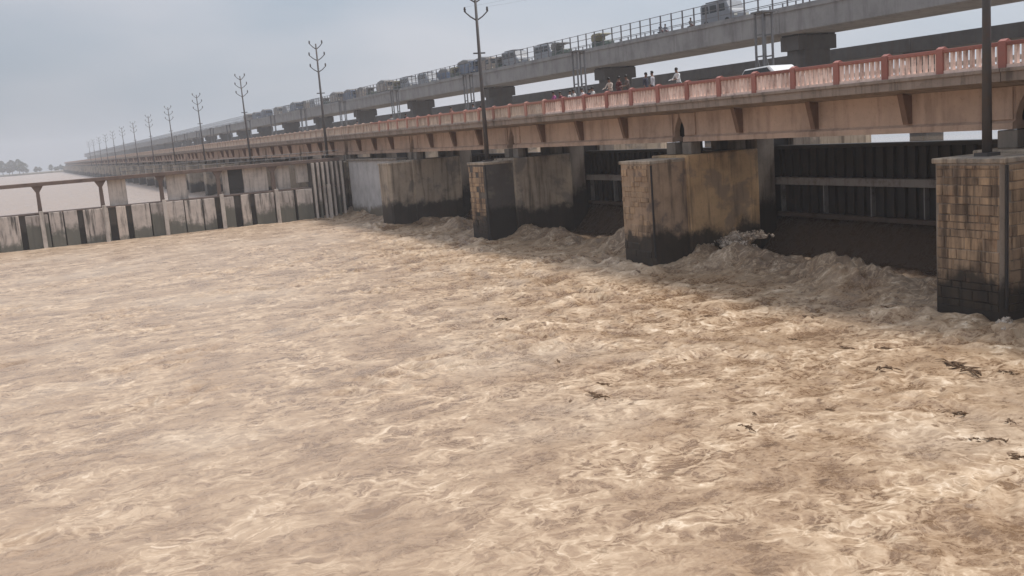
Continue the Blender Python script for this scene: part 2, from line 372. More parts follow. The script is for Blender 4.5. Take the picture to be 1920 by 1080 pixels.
ys = [-y for y in geo_steps(-4, 120, .4, 1.25)][::-1][:-1] + ysn + geo_steps(ysn[-1]+.4, 1450, .45, 1.06)
def wf(X, Y):
    h, fo, ca, tr, fr, qu = water_fields(X, Y); return h, dict(foam=fo, calm=ca, trough=tr, fore=fr, quiet=qu)
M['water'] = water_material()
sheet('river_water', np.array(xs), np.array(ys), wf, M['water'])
m, n, b = node_mat('upstream_water', .06, .5); b.inputs['Base Color'].default_value = (.30, .235, .18, 1)
geo = N(n, 'ShaderNodeNewGeometry'); bp = N(n, 'ShaderNodeBump'); bp.inputs['Strength'].default_value = .15; bp.inputs['Distance'].default_value = .03
L(n, noise(n, mapping(n, geo.outputs['Position'], (.6, .6, 0)), 1.5, 6, .6), bp.inputs['Height']); L(n, bp.outputs[0], b.inputs['Normal'])
sheet('upstream_water', np.array([38.75, 60, 120, 400, 1450]), np.array([-120, 0, 200, 800, 1450]), 4.5, m)

# ------------------------------------------------------------------ piers
PIER = {}
def pier_meshes():
    z0 = -3
    PIER['nose'] = MB().prism([(XN, -PW+.18), (XN+.18, -PW), (XN+2.3, -PW), (XN+2.3, PW), (XN+.18, PW), (XN, PW-.18)], z0, 5.55, 'z').mesh('nose')
    PIER['cap'] = MB().box(XN-.02, XN+2.28, -PW-.03, PW+.03, 5.552, 5.74).mesh('nose_cap', bevel=.03)
    PIER['body'] = MB().box(XN+2.3, 36.3, -PW-.22, PW+.22, z0, 5.86).mesh('body', bevel=.05)
    PIER['column1'] = MB().box(36.302, 37.55, -PW-.1, PW+.1, z0, 8.05).mesh('groove_column', bevel=.04)
    PIER['core'] = MB().box(37.552, 38.9, -PW+.3, PW-.3, z0, 7.9).mesh('groove_core')
    PIER['column2'] = MB().box(38.902, 40.2, -PW-.1, PW+.1, z0, 8.05).mesh('groove_column', bevel=.04)
    tail = [(40.202, -PW), (44.5, -PW), (45.6, -.8), (46, 0), (45.6, .8), (44.5, PW), (40.202, PW)]
    PIER['tail'] = MB().prism(tail, z0, 6.4, 'z').mesh('upstream_nose')
    PIER['plinth'] = MB().box(-.32, .32, -.42, .42, 0, .66).mesh('bearing_plinth', bevel=.03)
PIER['joint_shade'] = MB().box(32.95, 33.2, -.9, .9, 5.862, 8.05).mesh('joint_shade_panel')  # black panel added behind the girder joint to keep its gap dark
pier_meshes()
STONE = []
for i in range(4):
    r = random.Random(i); v = []
    for sx_, sy_ in ((0, 0), (1, 0), (1, 1), (0, 1)): v.append((0.0, sx_, sy_))
    for sx_, sy_ in ((.04, .07), (.96, .06), (.95, .93), (.05, .94)): v.append((-1.0-.35*r.random(), sx_+r.uniform(-.02, .02), sy_+r.uniform(-.03, .03)))
    STONE.append(MB().add(v, [(0,4,5,1),(1,5,6,2),(2,6,7,3),(3,7,4,0),(4,7,6,5)]).mesh('stone'))
pier_label = {-2: 'concrete pier of the barrage two bays right of the frame', -1: 'concrete pier just outside the right edge beside the nearest sluice bay',
  0: 'large brick-coursed masonry pier at the right edge with a dark wet base', 1: 'ochre and yellow plastered pier left of the widest dark sluice gate',
  2: 'dark stained pier with a pale masonry front carrying the tall electric pole', 3: 'low brown pier with a blackened base beside the pale concrete bulkhead'}
def stones(root, face, k):
    r = random.Random(100+k)
    z = .55 if k else .45; row = 0
    while z < 5.45:
        ch = r.uniform(.24, .44); ch = min(ch, 5.5-z)
        span = 2*(PW-.2) if face == 'front' else 2.0
        a = 0 if row % 2 else -.28
        while a < span-.08:
            w = r.uniform(.34, .85); a0, a1 = max(a, 0), min(a+w, span)
            if a1-a0 > .12 and not (k == 1 and r.random() < .35) and not (k == 2 and r.random() < .15):
                d = r.uniform(.012, .05)
                me = r.choice(STONE)
                if face == 'front': inst('stone', me, M['stone'], root, (XN+.001, -(PW-.2)+a0+.008, z+.008), None, (d, a1-a0-.016, ch-.016))
                else: inst('stone', me, M['stone'], root, (XN+.2+a0+.012, -PW+.001, z+.012), (0, 0, R(90)), (d, -(a1-a0-.016), ch-.016))
            a += w
        z += ch; row += 1
for k in range(K0, K1+1):
    root = empty('bridge_pier', (0, YC(k), 0))
    near = k in (0, 1, 2)
    bm_ = M['pier_orange'] if k == 1 else M['pier']
    for nm, key, mt in (('nose', 'nose', {0: M['mortar'], 1: M['nose_brown'], 2: M['nose_black']}.get(k, M['pier'])), ('nose_cap', 'cap', M['pier']), ('body', 'body', bm_), ('groove_column', 'column1', M['groove']), ('groove_core', 'core', M['steel']), ('groove_column', 'column2', M['groove']), ('upstream_nose', 'tail', M['pier'])):
        o = inst(nm, PIER[key], None, root)
        if not o.data.materials: o.data.materials.append(mt)
        o.material_slots[0].link = 'OBJECT'; o.material_slots[0].material = mt
    for xg in (32.55, 35.6):
        for sy in (-1, 1): inst('bearing_plinth', PIER['plinth'], M['plinth'], root, (xg, sy*.75, 5.862))
    inst('joint_shade_panel', PIER['joint_shade'], M['steel'], root)
    if near:
        MB().tube([(XN+.08, -PW-.02, .6), (XN+.08, -PW-.02, 5.5)], .055, 8).build('dark_slot_line', M['steel'], root)  # black tube added to stand in for the dark slot at the nose corner
        stones(root, 'front', k)
        if k == 0: stones(root, 'side', k)
    tag(root, pier_label.get(k, 'distant pale pier of the barrage in the row beyond the divide wall'), 'pier', 'barrage piers near the camera' if k < 4 else 'far barrage piers')

# ------------------------------------------------------------------ sluice gates
def gate_tree():
    g = empty('sluice_gate', (0, 0, 0)); h = S/2-PW+.25
    MB().box(38.2, 38.3, -h, h, 2.0, 5.8).build('skin_plate', M['steel'], g)
    MB().box(37.85, 38.35, -h, h, 5.7, 5.9).build('top_beam', M['steel'], g, bevel=.02)
    MB().box(37.7, 38.198, -h+.1, h-.1, 3.74, 4.14).build('cross_beam', M['beam'], g, bevel=.02)
    MB().box(37.75, 38.198, -h+.1, h-.1, 1.96, 2.2).build('lip_beam', M['rust'], g, bevel=.02)
    rib = MB().box(38.0, 38.198, -.05, .05, 4.142, 5.698).mesh('rib'); bar = MB().box(37.9, 38.198, -.035, .035, 2.202, 3.738).mesh('vertical_bar')
    n_ = 28
    for i in range(n_): inst('rib', rib, M['steel'], g, (0, -h+.4+(2*h-.8)*i/(n_-1), 0))
    for i in range(n_):
        if i % 5 == 2: inst('vertical_bar', bar, M['bar'], g, (0, -h+.4+(2*h-.8)*i/(n_-1), 0))
        else: inst('rib', rib, M['steel'], g, (.02, -h+.4+(2*h-.8)*i/(n_-1), -1.945))
    return g
g0 = gate_tree(); first = True
gl = {-2: 'sluice gate out of frame two bays to the right', -1: 'dark sluice gate in the bay cut by the right edge of the picture', 0: 'wide black ribbed sluice gate with a grey beam beside the brick pier',
      1: 'black sluice gate partly hidden behind the ochre pier', 2: 'dark sluice gate hidden between the two left piers'}
for k in range(-2, 12):
    if k == 3: continue
    g = g0 if first else copy_tree(g0); first = False
    g.location = (0, YC(k)+S/2, 0); tag(g, gl.get(k, 'distant dark sluice gate of the barrage behind the divide wall'), 'gate', 'sluice gates under the bridge')

# ------------------------------------------------------------------ road bridge over the barrage
br = empty('road_bridge', (33, YC(0), 0)); bo = Vector((33, YC(0), 0))
tag(br, 'long peach concrete road bridge with a red and cream balustrade over the barrage', 'bridge')
def lb(): return MB()
span_slab = MB().prism([(30.95, 8.28), (32.25, 8.1), (37.2, 8.1), (38.0, 8.3), (38.0, 8.6), (30.95, 8.6)], .02, S-.02).mesh('deck_slab')
gp = [(32.2, 6.55), (32.9, 6.55), (32.9, 6.78), (32.72, 6.88), (32.72, 8.098), (32.34, 8.098), (32.34, 6.88), (32.2, 6.78)]
span_gird = MB().prism(gp, .5, S-.5).mesh('girder')
brk = MB().prism([(31.8, 8.14), (32.12, 6.9), (32.335, 6.9), (32.335, 8.06)], -.14, .14).mesh('bracket')
diaph = MB().box(32.26, 32.338, -.5, .5, 6.9, 8.09).mesh('end_block', bevel=.02)
archv = [(.5, 6.9), (.47, 7.15), (.36, 7.45), (.2, 7.7), (.07, 7.9), (.05, 8.09), (.52, 8.09), (.52, 6.9)]
arch = MB().prism(archv, 32.36, 32.7, 'x').mesh('joint_haunch'); arch2 = MB().prism([(-a_, b_) for a_, b_ in archv][::-1], 32.36, 32.7, 'x').mesh('joint_haunch')
kerb = MB().box(30.88, 31.4, .02, S-.02, 8.602, 8.74).mesh('kerb', bevel=.015)
foot = MB().box(31.402, 33.2, .02, S-.02, 8.602, 8.9).mesh('footway', bevel=.015)
road = MB().box(33.25, 37.4, .02, S-.02, 8.602, 8.63).mesh('roadway')
PN = 8; PLn = S/PN
post = MB().prism([(31.0, 8.742), (31.3, 8.742), (31.3, 9.66), (31.15, 9.74), (31.0, 9.66)], -.15, .15).mesh('parapet_post')
toprail = MB().box(31.02, 31.27, .152, PLn-.152, 9.50, 9.64).mesh('top_rail', bevel=.015)
botrail = MB().box(31.05, 31.25, .152, PLn-.152, 8.742, 8.86).mesh('bottom_rail')
balu = MB().box(31.08, 31.22, -.055, .055, 8.861, 9.499).mesh('baluster')
uppost = MB().box(37.6, 37.8, -.1, .1, 8.602, 9.5).mesh('parapet_post'); uprail = MB().box(37.62, 37.78, .102, S/4-.102, 9.2, 9.4).mesh('top_rail')
nb = 0; stuff_bal = MB()
def slot(o, mt):
    if not o.data.materials: o.data.materials.append(mt)
    o.material_slots[0].link = 'OBJECT'; o.material_slots[0].material = mt; return o
for k in range(K0, K1):
    y = YC(k)-bo.y; P = lambda dy: (-bo.x, y+dy, 0)
    inst('deck_slab', span_slab, M['slab'], br, P(0)); inst('kerb', kerb, M['slab'], br, P(0)); inst('roadway', road, M['road'], br, P(0)); inst('footway', foot, M['slab'], br, P(0))
    for gx in (0, 1.5, 3.0): inst('girder', span_gird, M['girder'], br, (-bo.x+gx, y, 0))
    for q in (1, 2, 3): inst('bracket', brk, M['bracket'], br, P(q*S/4))
    inst('joint_haunch', arch, M['girder'], br, P(0)); inst('joint_haunch', arch2, M['girder'], br, P(S))
    inst('end_block', diaph, M['girder'], br, P(1.05)); inst('end_block', diaph, M['girder'], br, P(S-1.05))
    for q in range(4): inst('parapet_post', uppost, M['salmon'], br, P(q*S/4)); inst('top_rail', uprail, M['cream_far'], br, P(q*S/4))
    for q in range(PN):
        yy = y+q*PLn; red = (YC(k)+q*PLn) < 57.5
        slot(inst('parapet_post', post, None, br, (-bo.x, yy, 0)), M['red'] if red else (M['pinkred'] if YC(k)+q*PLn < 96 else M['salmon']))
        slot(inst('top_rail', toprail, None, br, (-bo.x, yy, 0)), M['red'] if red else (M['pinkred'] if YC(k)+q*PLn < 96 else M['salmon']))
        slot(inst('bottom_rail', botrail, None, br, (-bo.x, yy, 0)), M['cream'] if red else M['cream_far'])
        for j in range(9):
            yb = yy + (j+.75)*PLn/9.5
            if nb < 300 and YC(k)+q*PLn > 17: slot(inst('baluster', balu, None, br, (-bo.x, yb, 0)), M['cream'] if red else M['cream_far']); nb += 1
            else: stuff_bal.box(31.08-bo.x, 31.22-bo.x, yb-.055, yb+.055, 8.861, 9.499)
tag(stuff_bal.build('baluster', M['cream_far'], br), kind='stuff')

# ------------------------------------------------------------------ hoist frames on the upstream side of the road
def hoist_frame():
    h = empty('hoist_frame')
    for x in (-.33, .33):
        for yy in (-.32, .32): MB().box(x-.05, x+.05, yy-.05, yy+.05, 0, 4.7).build('upright', M['frame'], h)
    for z in (.9, 2.3, 3.5, 4.6):
        for x in (-.33, .33): MB().box(x-.03, x+.03, -.268, .268, z-.04, z+.04).build('rung', M['frame'], h)
    for x in (-.33, .33):
        for a, b in ((.05, .9), (.9, 2.3)): MB().tube([(x, -.28, a), (x, .28, b)], .03, 6).build('brace', M['frame'], h)
    MB().box(-.5, .5, -.5, .5, 4.702, 4.8).build('head_plate', M['frame'], h)
    return h
h0 = hoist_frame(); hl = {1: 'grey lattice hoist frame rising behind the red balustrade near the flyover pier', 2: 'grey lattice hoist frame behind the row of onlookers', 3: 'thin grey hoist frame just left of the second tall electric pole'}
for k in range(-2, 14):
    h = h0 if k == -2 else copy_tree(h0); h.location = (38.6, YC(k)+.2, 8.05+.6)
    tag(h, hl.get(k, 'small distant hoist frame standing along the upstream edge of the road bridge' if k > 0 else 'lattice hoist frame near the right edge of the picture'), 'frame', 'hoist frames along the barrage')

# ------------------------------------------------------------------ electric poles on the pier noses
def electric_pole(ht=13.2):
    p = empty('electric_pole')
    MB().box(-.3, .3, -.3, .3, 0, .12).build('base_plate', M['pole'], p)
    MB().tube([(0, 0, .12), (0, 0, 5), (0, 0, ht)], [.17, .14, .075], 10).build('shaft', M['pole'], p, True)
    arm = {}
    for i, z in enumerate((ht-3.1, ht-1.85, ht-.6)):
        w = .85 if i < 2 else .7
        for sgn in (-1, 1):
            MB().tube([(0, 0, z), (sgn*w*.55, 0, z+.28), (sgn*w, 0, z+.62)], [.055, .05, .045], 6).build('arm', M['pole'], p)
            MB().lathe([(.03, 0), (.10, .06), (.05, .12), (.11, .18), (.05, .24), (.09, .30), (.03, .36)], (sgn*w, 0, z+.6), 8).build('insulator', M['insul'], p)
    MB().box(-.45, .45, -.04, .04, ht-5.45, ht-5.35).build('cross_bar', M['pole'], p)
    return p
p0 = electric_pole(); pl = {0: 'thick grey electric pole on the large pier at the right edge', 2: 'tall electric pole with forked arms on the dark stained pier, top cut off',
   4: 'tall forked electric pole rising beside the ribbed end of the divide wall', 6: 'third forked electric pole from the right above the divide wall panels', 8: 'fourth forked electric pole from the right, slim and grey',
   10: 'fifth forked electric pole from the right, small against the sky', 12: 'sixth forked electric pole from the right, faint'}
tips = [(s_*(.85 if i < 2 else .7), z+.95) for i, z in enumerate((13.2-3.1, 13.2-1.85, 13.2-.6)) for s_ in (-1, 1)]
pk = list(range(0, 27, 2))
for k in pk:
    p = p0 if k == 0 else copy_tree(p0)
    p.location = (XN+1.0, YC(k)+(.0 if k < 3 else .55*(k-2)), 5.742); p.rotation_euler = (0, R(random.uniform(-.7, .7)), R(random.uniform(-6, 6)))
    tag(p, pl.get(k, 'tiny far electric pole fading into the haze above the bridge'), 'pole', 'electric poles along the pier noses')
for i in range(1):
    a = pk[i]; b_ = pk[i+1]
    for j, (tx, tz) in enumerate(tips):
        y0, y1 = YC(a)+(0 if a < 3 else .55*(a-2)), YC(b_)+(0 if b_ < 3 else .55*(b_-2))
        pts = [(XN+1+tx, y0+(y1-y0)*t, 5.74+tz-.9*4*t*(1-t)) for t in np.linspace(0, 1, 13)]
        o = MB().tube(pts, .0045, 4).build('power_line', M['wire'])
        tag(o, 'thin power line sagging between the %s' % ('two nearest poles', 'second and third poles', 'third and fourth poles')[i], 'cable', 'power lines ' + ('near', 'middle', 'far')[i])

# ------------------------------------------------------------------ divide wall (fish ladder wall) running downstream from the barrage
YW = 107.0
dw = empty('divide_wall', (0, YW, 0)); tag(dw, 'weathered concrete divide wall with posts and a walkway beam standing in the river', 'wall')
WX0 = -34.5
MB().box(WX0, 30.9, .45, 2.2, -3, 3.3).build('core', M['wall_core'], dw)
r = random.Random(5); x = WX0; lowp = []
while x < 26.8:
    w = r.choice([.9, 1.2, 1.7, 2.0, 2.3]); w = min(w, 27-x)
    MB().box(x, x+w, r.uniform(-.05, .1), .448, -3, 3.32+r.uniform(-.08, .06)).build('facing_panel', M['wall_lo'], dw, bevel=.03)
    x += w + r.choice([.12, .3, .55, .75])
for x in np.arange(.3-5.7*6, 29, 5.7):
    post_ = MB().prism([(x-.2, 3.3), (x+.2, 3.3), (x+.16, 5.4), (x+.55, 6.0), (x-.5, 6.0), (x-.16, 5.4)], .5, .9).build('walkway_post', M['wall_beam'], dw)
    MB().box(x-.16, x+.22, -.35, -.06, -3, 3.6).build('pilaster', M['wall_hi'], dw, bevel=.02)
MB().box(WX0, 30.5, .3, 1.7, 6.002, 6.36).build('walkway_beam', M['wall_beam'], dw, bevel=.02)
MB().box(WX0, 30.9, .25, 2.25, 3.31, 3.42).build('ledge', M['wall_beam'], dw)
for a, b_, mt, z0, z1 in [(6.7, 8.4, 'wall_hi', 3.42, 6.0), (12.3, 14.3, 'wall_hi', 3.42, 6.0), (17.9, 18.5, 'wall_hi', 3.42, 6.0), (18.52, 20.0, 'opening_dark', 3.9, 6.0), (20.05, 22.6, 'wall_hi', 3.5, 6.0),
                          (23.4, 25.0, 'wall_hi', 3.45, 6.0), (25.7, 27.0, 'wall_hi', 4.0, 6.0)]:
    MB().box(a, b_, .95, 1.25, z0, z1-.002).build('upper_panel', M[mt], dw, bevel=.02)
for i in range(7):
    xa = 27.25+i*.52
    MB().box(xa, xa+.24, -.1, .5, -3, 6.0).build('rib', M['wall_hi'] if i % 2 == 0 else M['wall_lo'], dw, bevel=.03)
MB().box(27.1, 30.9, .3, 1.8, 3.43, 6.0).build('end_block', M['wall_core'], dw)
for z in (6.75, 7.15):
    MB().tube([(8, .5, z), (30.5, .5, z)], .035, 6).build('handrail', M['frame'], dw)
hp = MB().box(-.03, .03, .46, .54, 6.361, 7.15).mesh('handrail_post')
for x in np.arange(8, 30.6, 1.9): inst('handrail_post', hp, M['frame'], dw, (x, 0, 0))

bk = empty('concrete_bulkhead', (0, YC(3), 0)); tag(bk, 'smooth pale grey concrete bulkhead wall between the divide wall and the brown pier', 'wall')
MB().box(31.4, 32.2, PW+.23, YW+.2-YC(3), -3, 5.9).build('panel', M['pale'], bk, bevel=.04)
MB().box(31.2, 32.4, PW+.23, YW+.2-YC(3), 5.902, 6.1).build('coping', M['plinth'], bk, bevel=.03)

# ------------------------------------------------------------------ flyover and second upstream bridge
XF = 62.0; FS = 33.6; FY = lambda k: 72.2 + k*FS
fl = empty('flyover', (XF, FY(0), 0)); tag(fl, 'high grey concrete flyover with steel railings carrying traffic behind the barrage', 'bridge')
fo = (-XF, -FY(0))
seg = MB().prism([(XF, 14.55), (XF+.4, 14.4), (XF+5.8, 14.4), (XF+6.3, 14.6), (XF+7, 15.9), (XF+10, 16.1), (XF+10, 16.8), (XF+9.7, 16.8), (XF+9.7, 16.5), (XF+.3, 16.5), (XF+.3, 16.8), (XF, 16.8)], .03, FS-.03).mesh('box_girder')
lip = MB().box(XF-.12, XF-.002, .03, FS-.03, 16.35, 16.6).mesh('edge_strip')
capm = MB().prism([(XF+1.1, 13.0), (XF+5.5, 13.0), (XF+5.5, 14.25), (XF+1.1, 14.25)], -1.2, 1.2).mesh('pier_cap')
colm = MB().prism([(XF+1.8, -1.1), (XF+4.8, -1.1), (XF+5.2, -.7), (XF+5.2, .7), (XF+4.8, 1.1), (XF+1.8, 1.1), (XF+1.4, .7), (XF+1.4, -.7)], 1, 12.998, 'z').mesh('pier_column')
bear = MB().box(-.4, .4, -.45, .45, 14.252, 14.398).mesh('bearing')
rp = MB().box(XF+.08, XF+.2, -.05, .05, 16.802, 18.6).mesh('railing_post')
rail_ = [MB().tube([(XF+.14, .03, z), (XF+.14, FS-.03, z)], .035, 6).mesh('rail') for z in (17.25, 17.9, 18.55)]
rail_far = [MB().tube([(XF+9.86, .03, z), (XF+9.86, FS-.03, z)], .035, 6).mesh('rail') for z in (17.9, 18.55)]
npst = 0; stp = MB()
for k in range(-3, 38):
    y = FY(k)+fo[1]; Pp = (fo[0], y, 0)
    inst('box_girder', seg, M['fly'], fl, Pp); inst('edge_strip', lip, M['fly'], fl, Pp)
    inst('pier_cap', capm, M['flypier'], fl, Pp); inst('pier_column', colm, M['flypier'], fl, Pp)
    for bx_ in (1.6, 5.0):
        for sy in (-.7, .7): inst('bearing', bear, M['steel'], fl, (bx_, y+sy, 0))
    for me in rail_+rail_far: inst('rail', me, M['rail'], fl, Pp)
    for j in range(17):
        yy = y+(j+.5)*FS/17
        if npst < 300 and k >= -1: inst('railing_post', rp, M['rail'], fl, (fo[0], yy, 0)); npst += 1
        else: stp.box(.08, .2, yy-.05, yy+.05, 16.802, 18.6)
        stp.box(9.8, 9.92, yy-.05, yy+.05, 16.802, 18.6)
tag(stp.build('railing_post', M['rail'], fl), kind='stuff')
rb = empty('upstream_road_bridge', (78, FY(0), 0)); tag(rb, 'lower dark grey beam bridge seen through the gap under the flyover', 'bridge')
seg2 = MB().prism([(0, 12.4), (4, 12.4), (4.4, 13.2), (6, 13.3), (6, 13.7), (5.7, 13.7), (5.7, 13.5), (.3, 13.5), (.3, 13.7), (0, 13.7)], .03, FS-.03).mesh('beam_span')
col2 = MB().box(.8, 3.2, -1, 1, 1, 11.6).mesh('pier_column'); cap2 = MB().box(.3, 3.8, -1.2, 1.2, 11.602, 12.398).mesh('pier_cap')
for k in range(-3, 38):
    y = FS*k
    inst('beam_span', seg2, M['flypier'], rb, (0, y, 0)); inst('pier_column', col2, M['flypier'], rb, (0, y, 0)); inst('pier_cap', cap2, M['flypier'], rb, (0, y, 0))

# ------------------------------------------------------------------ vehicles
def wheel(parent, x, y, rad, w):
    t = MB().tube([(-w/2, 0, 0), (w/2, 0, 0)], rad, 14).build('wheel', M['tyre'], parent, loc=(x, y, rad))
    MB().tube([(-w/2-.012, 0, 0), (w/2+.012, 0, 0)], rad*.55, 10).build('rim', M['rim'], t)
def car(mat):
    c = empty('parked_car')
    side = [(-2.0, .35), (2.0, .35), (2.05, .75), (1.25, .95), (.75, 1.4), (-1.1, 1.45), (-1.7, 1.0), (-2.05, .9)]
    MB().prism(side, -.8, .8, 'x').build('body', mat, c, bevel=.06)
    for s_ in (-1, 1): MB().prism([(1.05, .98), (.68, 1.33), (-1.02, 1.37), (-1.45, 1.02)], s_*.8, s_*.812, 'x').build('window', M['glass'], c)
    MB().add([(-.68, .80, 1.36), (.68, .80, 1.36), (.72, 1.24, .985), (-.72, 1.24, .985)], [(0, 1, 2, 3)]).build('windscreen', M['glass'], c, loc=(0, .03, .03))
    for x in (-.74, .74):
        for y in (-1.25, 1.3): wheel(c, x, y, .32, .2)
    for x in (-.55, .55): MB().box(x-.16, x+.16, 2.03, 2.08, .6, .75).build('headlight', M['lamp'], c)
    return c
def van(mat):
    c = empty('van')
    MB().prism([(-2.2, .4), (2.2, .4), (2.25, 1.0), (1.75, 1.25), (1.25, 2.05), (-2.05, 2.1), (-2.25, 1.9)], -.85, .85, 'x').build('body', mat, c, bevel=.1)
    for s_ in (-1, 1):
        for a, b_ in ((-1.9, -1.0), (-.85, .1), (.25, 1.2)): MB().prism([(a, 1.25), (b_, 1.25), (b_-.08, 1.85), (a, 1.85)], s_*.85, s_*.862, 'x').build('window', M['glass'], c)
    for x in (-.78, .78):
        for y in (-1.4, 1.45): wheel(c, x, y, .33, .22)
    MB().box(-.7, .7, -1.6, .8, 2.1, 2.2).build('roof_rack', M['rail'], c)
    for x in (-.6, .6): MB().box(x-.15, x+.15, 2.24, 2.28, .7, .88).build('headlight', M['lamp'], c)
    return c
def auto(mat, top):
    c = empty('auto_rickshaw')
    MB().prism([(-1.3, .35), (.9, .35), (1.3, .6), (1.2, 1.0), (.85, 1.05), (.75, .6), (-.3, .6), (-.35, 1.0), (-1.25, 1.05)], -.62, .62, 'x').build('body', mat, c, bevel=.05)
    MB().prism([(-1.3, 1.2), (-1.2, 1.06), (-.5, 1.06), (-.5, 1.5), (.75, 1.62), (.8, 1.68), (.4, 1.8), (-.9, 1.82), (-1.25, 1.7)], -.64, .64, 'x').build('canopy', top, c, bevel=.08)
    for s_ in (-1, 1): MB().tube([(s_*.55, 1.1, 1.0), (s_*.58, .74, 1.66)], .03, 6).build('windscreen_post', M['bike_black'], c)
    wheel(c, 0, 1.05, .24, .12)
    for x in (-.52, .52): wheel(c, x, -.8, .24, .12)
    MB().lathe([(.1, 0), (.1, .05)], (0, 0, 0), 10).build('headlight', M['lamp'], c, loc=(0, 1.28, .85))
    return c
def truck(mat, load):
    c = empty('truck')
    MB().box(-.95, .95, -3.2, 3.0, .55, .8).build('chassis', M['bike_black'], c)
    MB().prism([(1.5, .802), (3.1, .802), (3.15, 1.6), (2.95, 2.5), (1.5, 2.55)], -1.05, 1.05, 'x').build('cab', mat, c, bevel=.08)
    MB().box(-1.1, 1.1, -3.2, 1.4, .802, 2.2).build('cargo_box', mat, c, bevel=.03)
    MB().prism([(-3.1, 2.202), (1.3, 2.202), (1.0, 2.75), (-.6, 2.95), (-2.8, 2.7)], -1.0, 1.0, 'x').build('covered_load', load, c, bevel=.12)
    MB().box(-.9, .9, 3.02, 3.16, 1.65, 2.3).build('windscreen', M['glass'], c)
    for s_ in (-1, 1): MB().box(s_*1.06-.01, s_*1.06+.01, 1.75, 2.7, 1.6, 2.25).build('window', M['glass'], c)
    for x in (-.9, .9):
        for y in (-2.3, -1.2, 2.2): wheel(c, x, y, .48, .28)
    for x in (-.8, .8): MB().box(x-.15, x+.15, 3.14, 3.19, .95, 1.15).build('headlight', M['lamp'], c)
    return c
def skin_mesh(name, verts, edges, subs=1):
    me = bpy.data.meshes.new(name); me.from_pydata([v[:3] for v in verts], edges, [])
    o = bpy.data.objects.new(name, me); C.objects.link(o)
    md = o.modifiers.new('s', 'SKIN'); md.use_smooth_shade = True
    for i, v in enumerate(verts):
        sv = me.skin_vertices[0].data[i]; sv.radius = (v[3], v[4] if len(v) > 4 else v[3]); sv.use_root = (i == 0)
    sb = o.modifiers.new('u', 'SUBSURF'); sb.levels = subs; sb.render_levels = subs
    dg = bpy.context.evaluated_depsgraph_get(); dg.update()
    out = bpy.data.meshes.new_from_object(o.evaluated_get(dg)); out.name = name
    bpy.data.objects.remove(o); return out
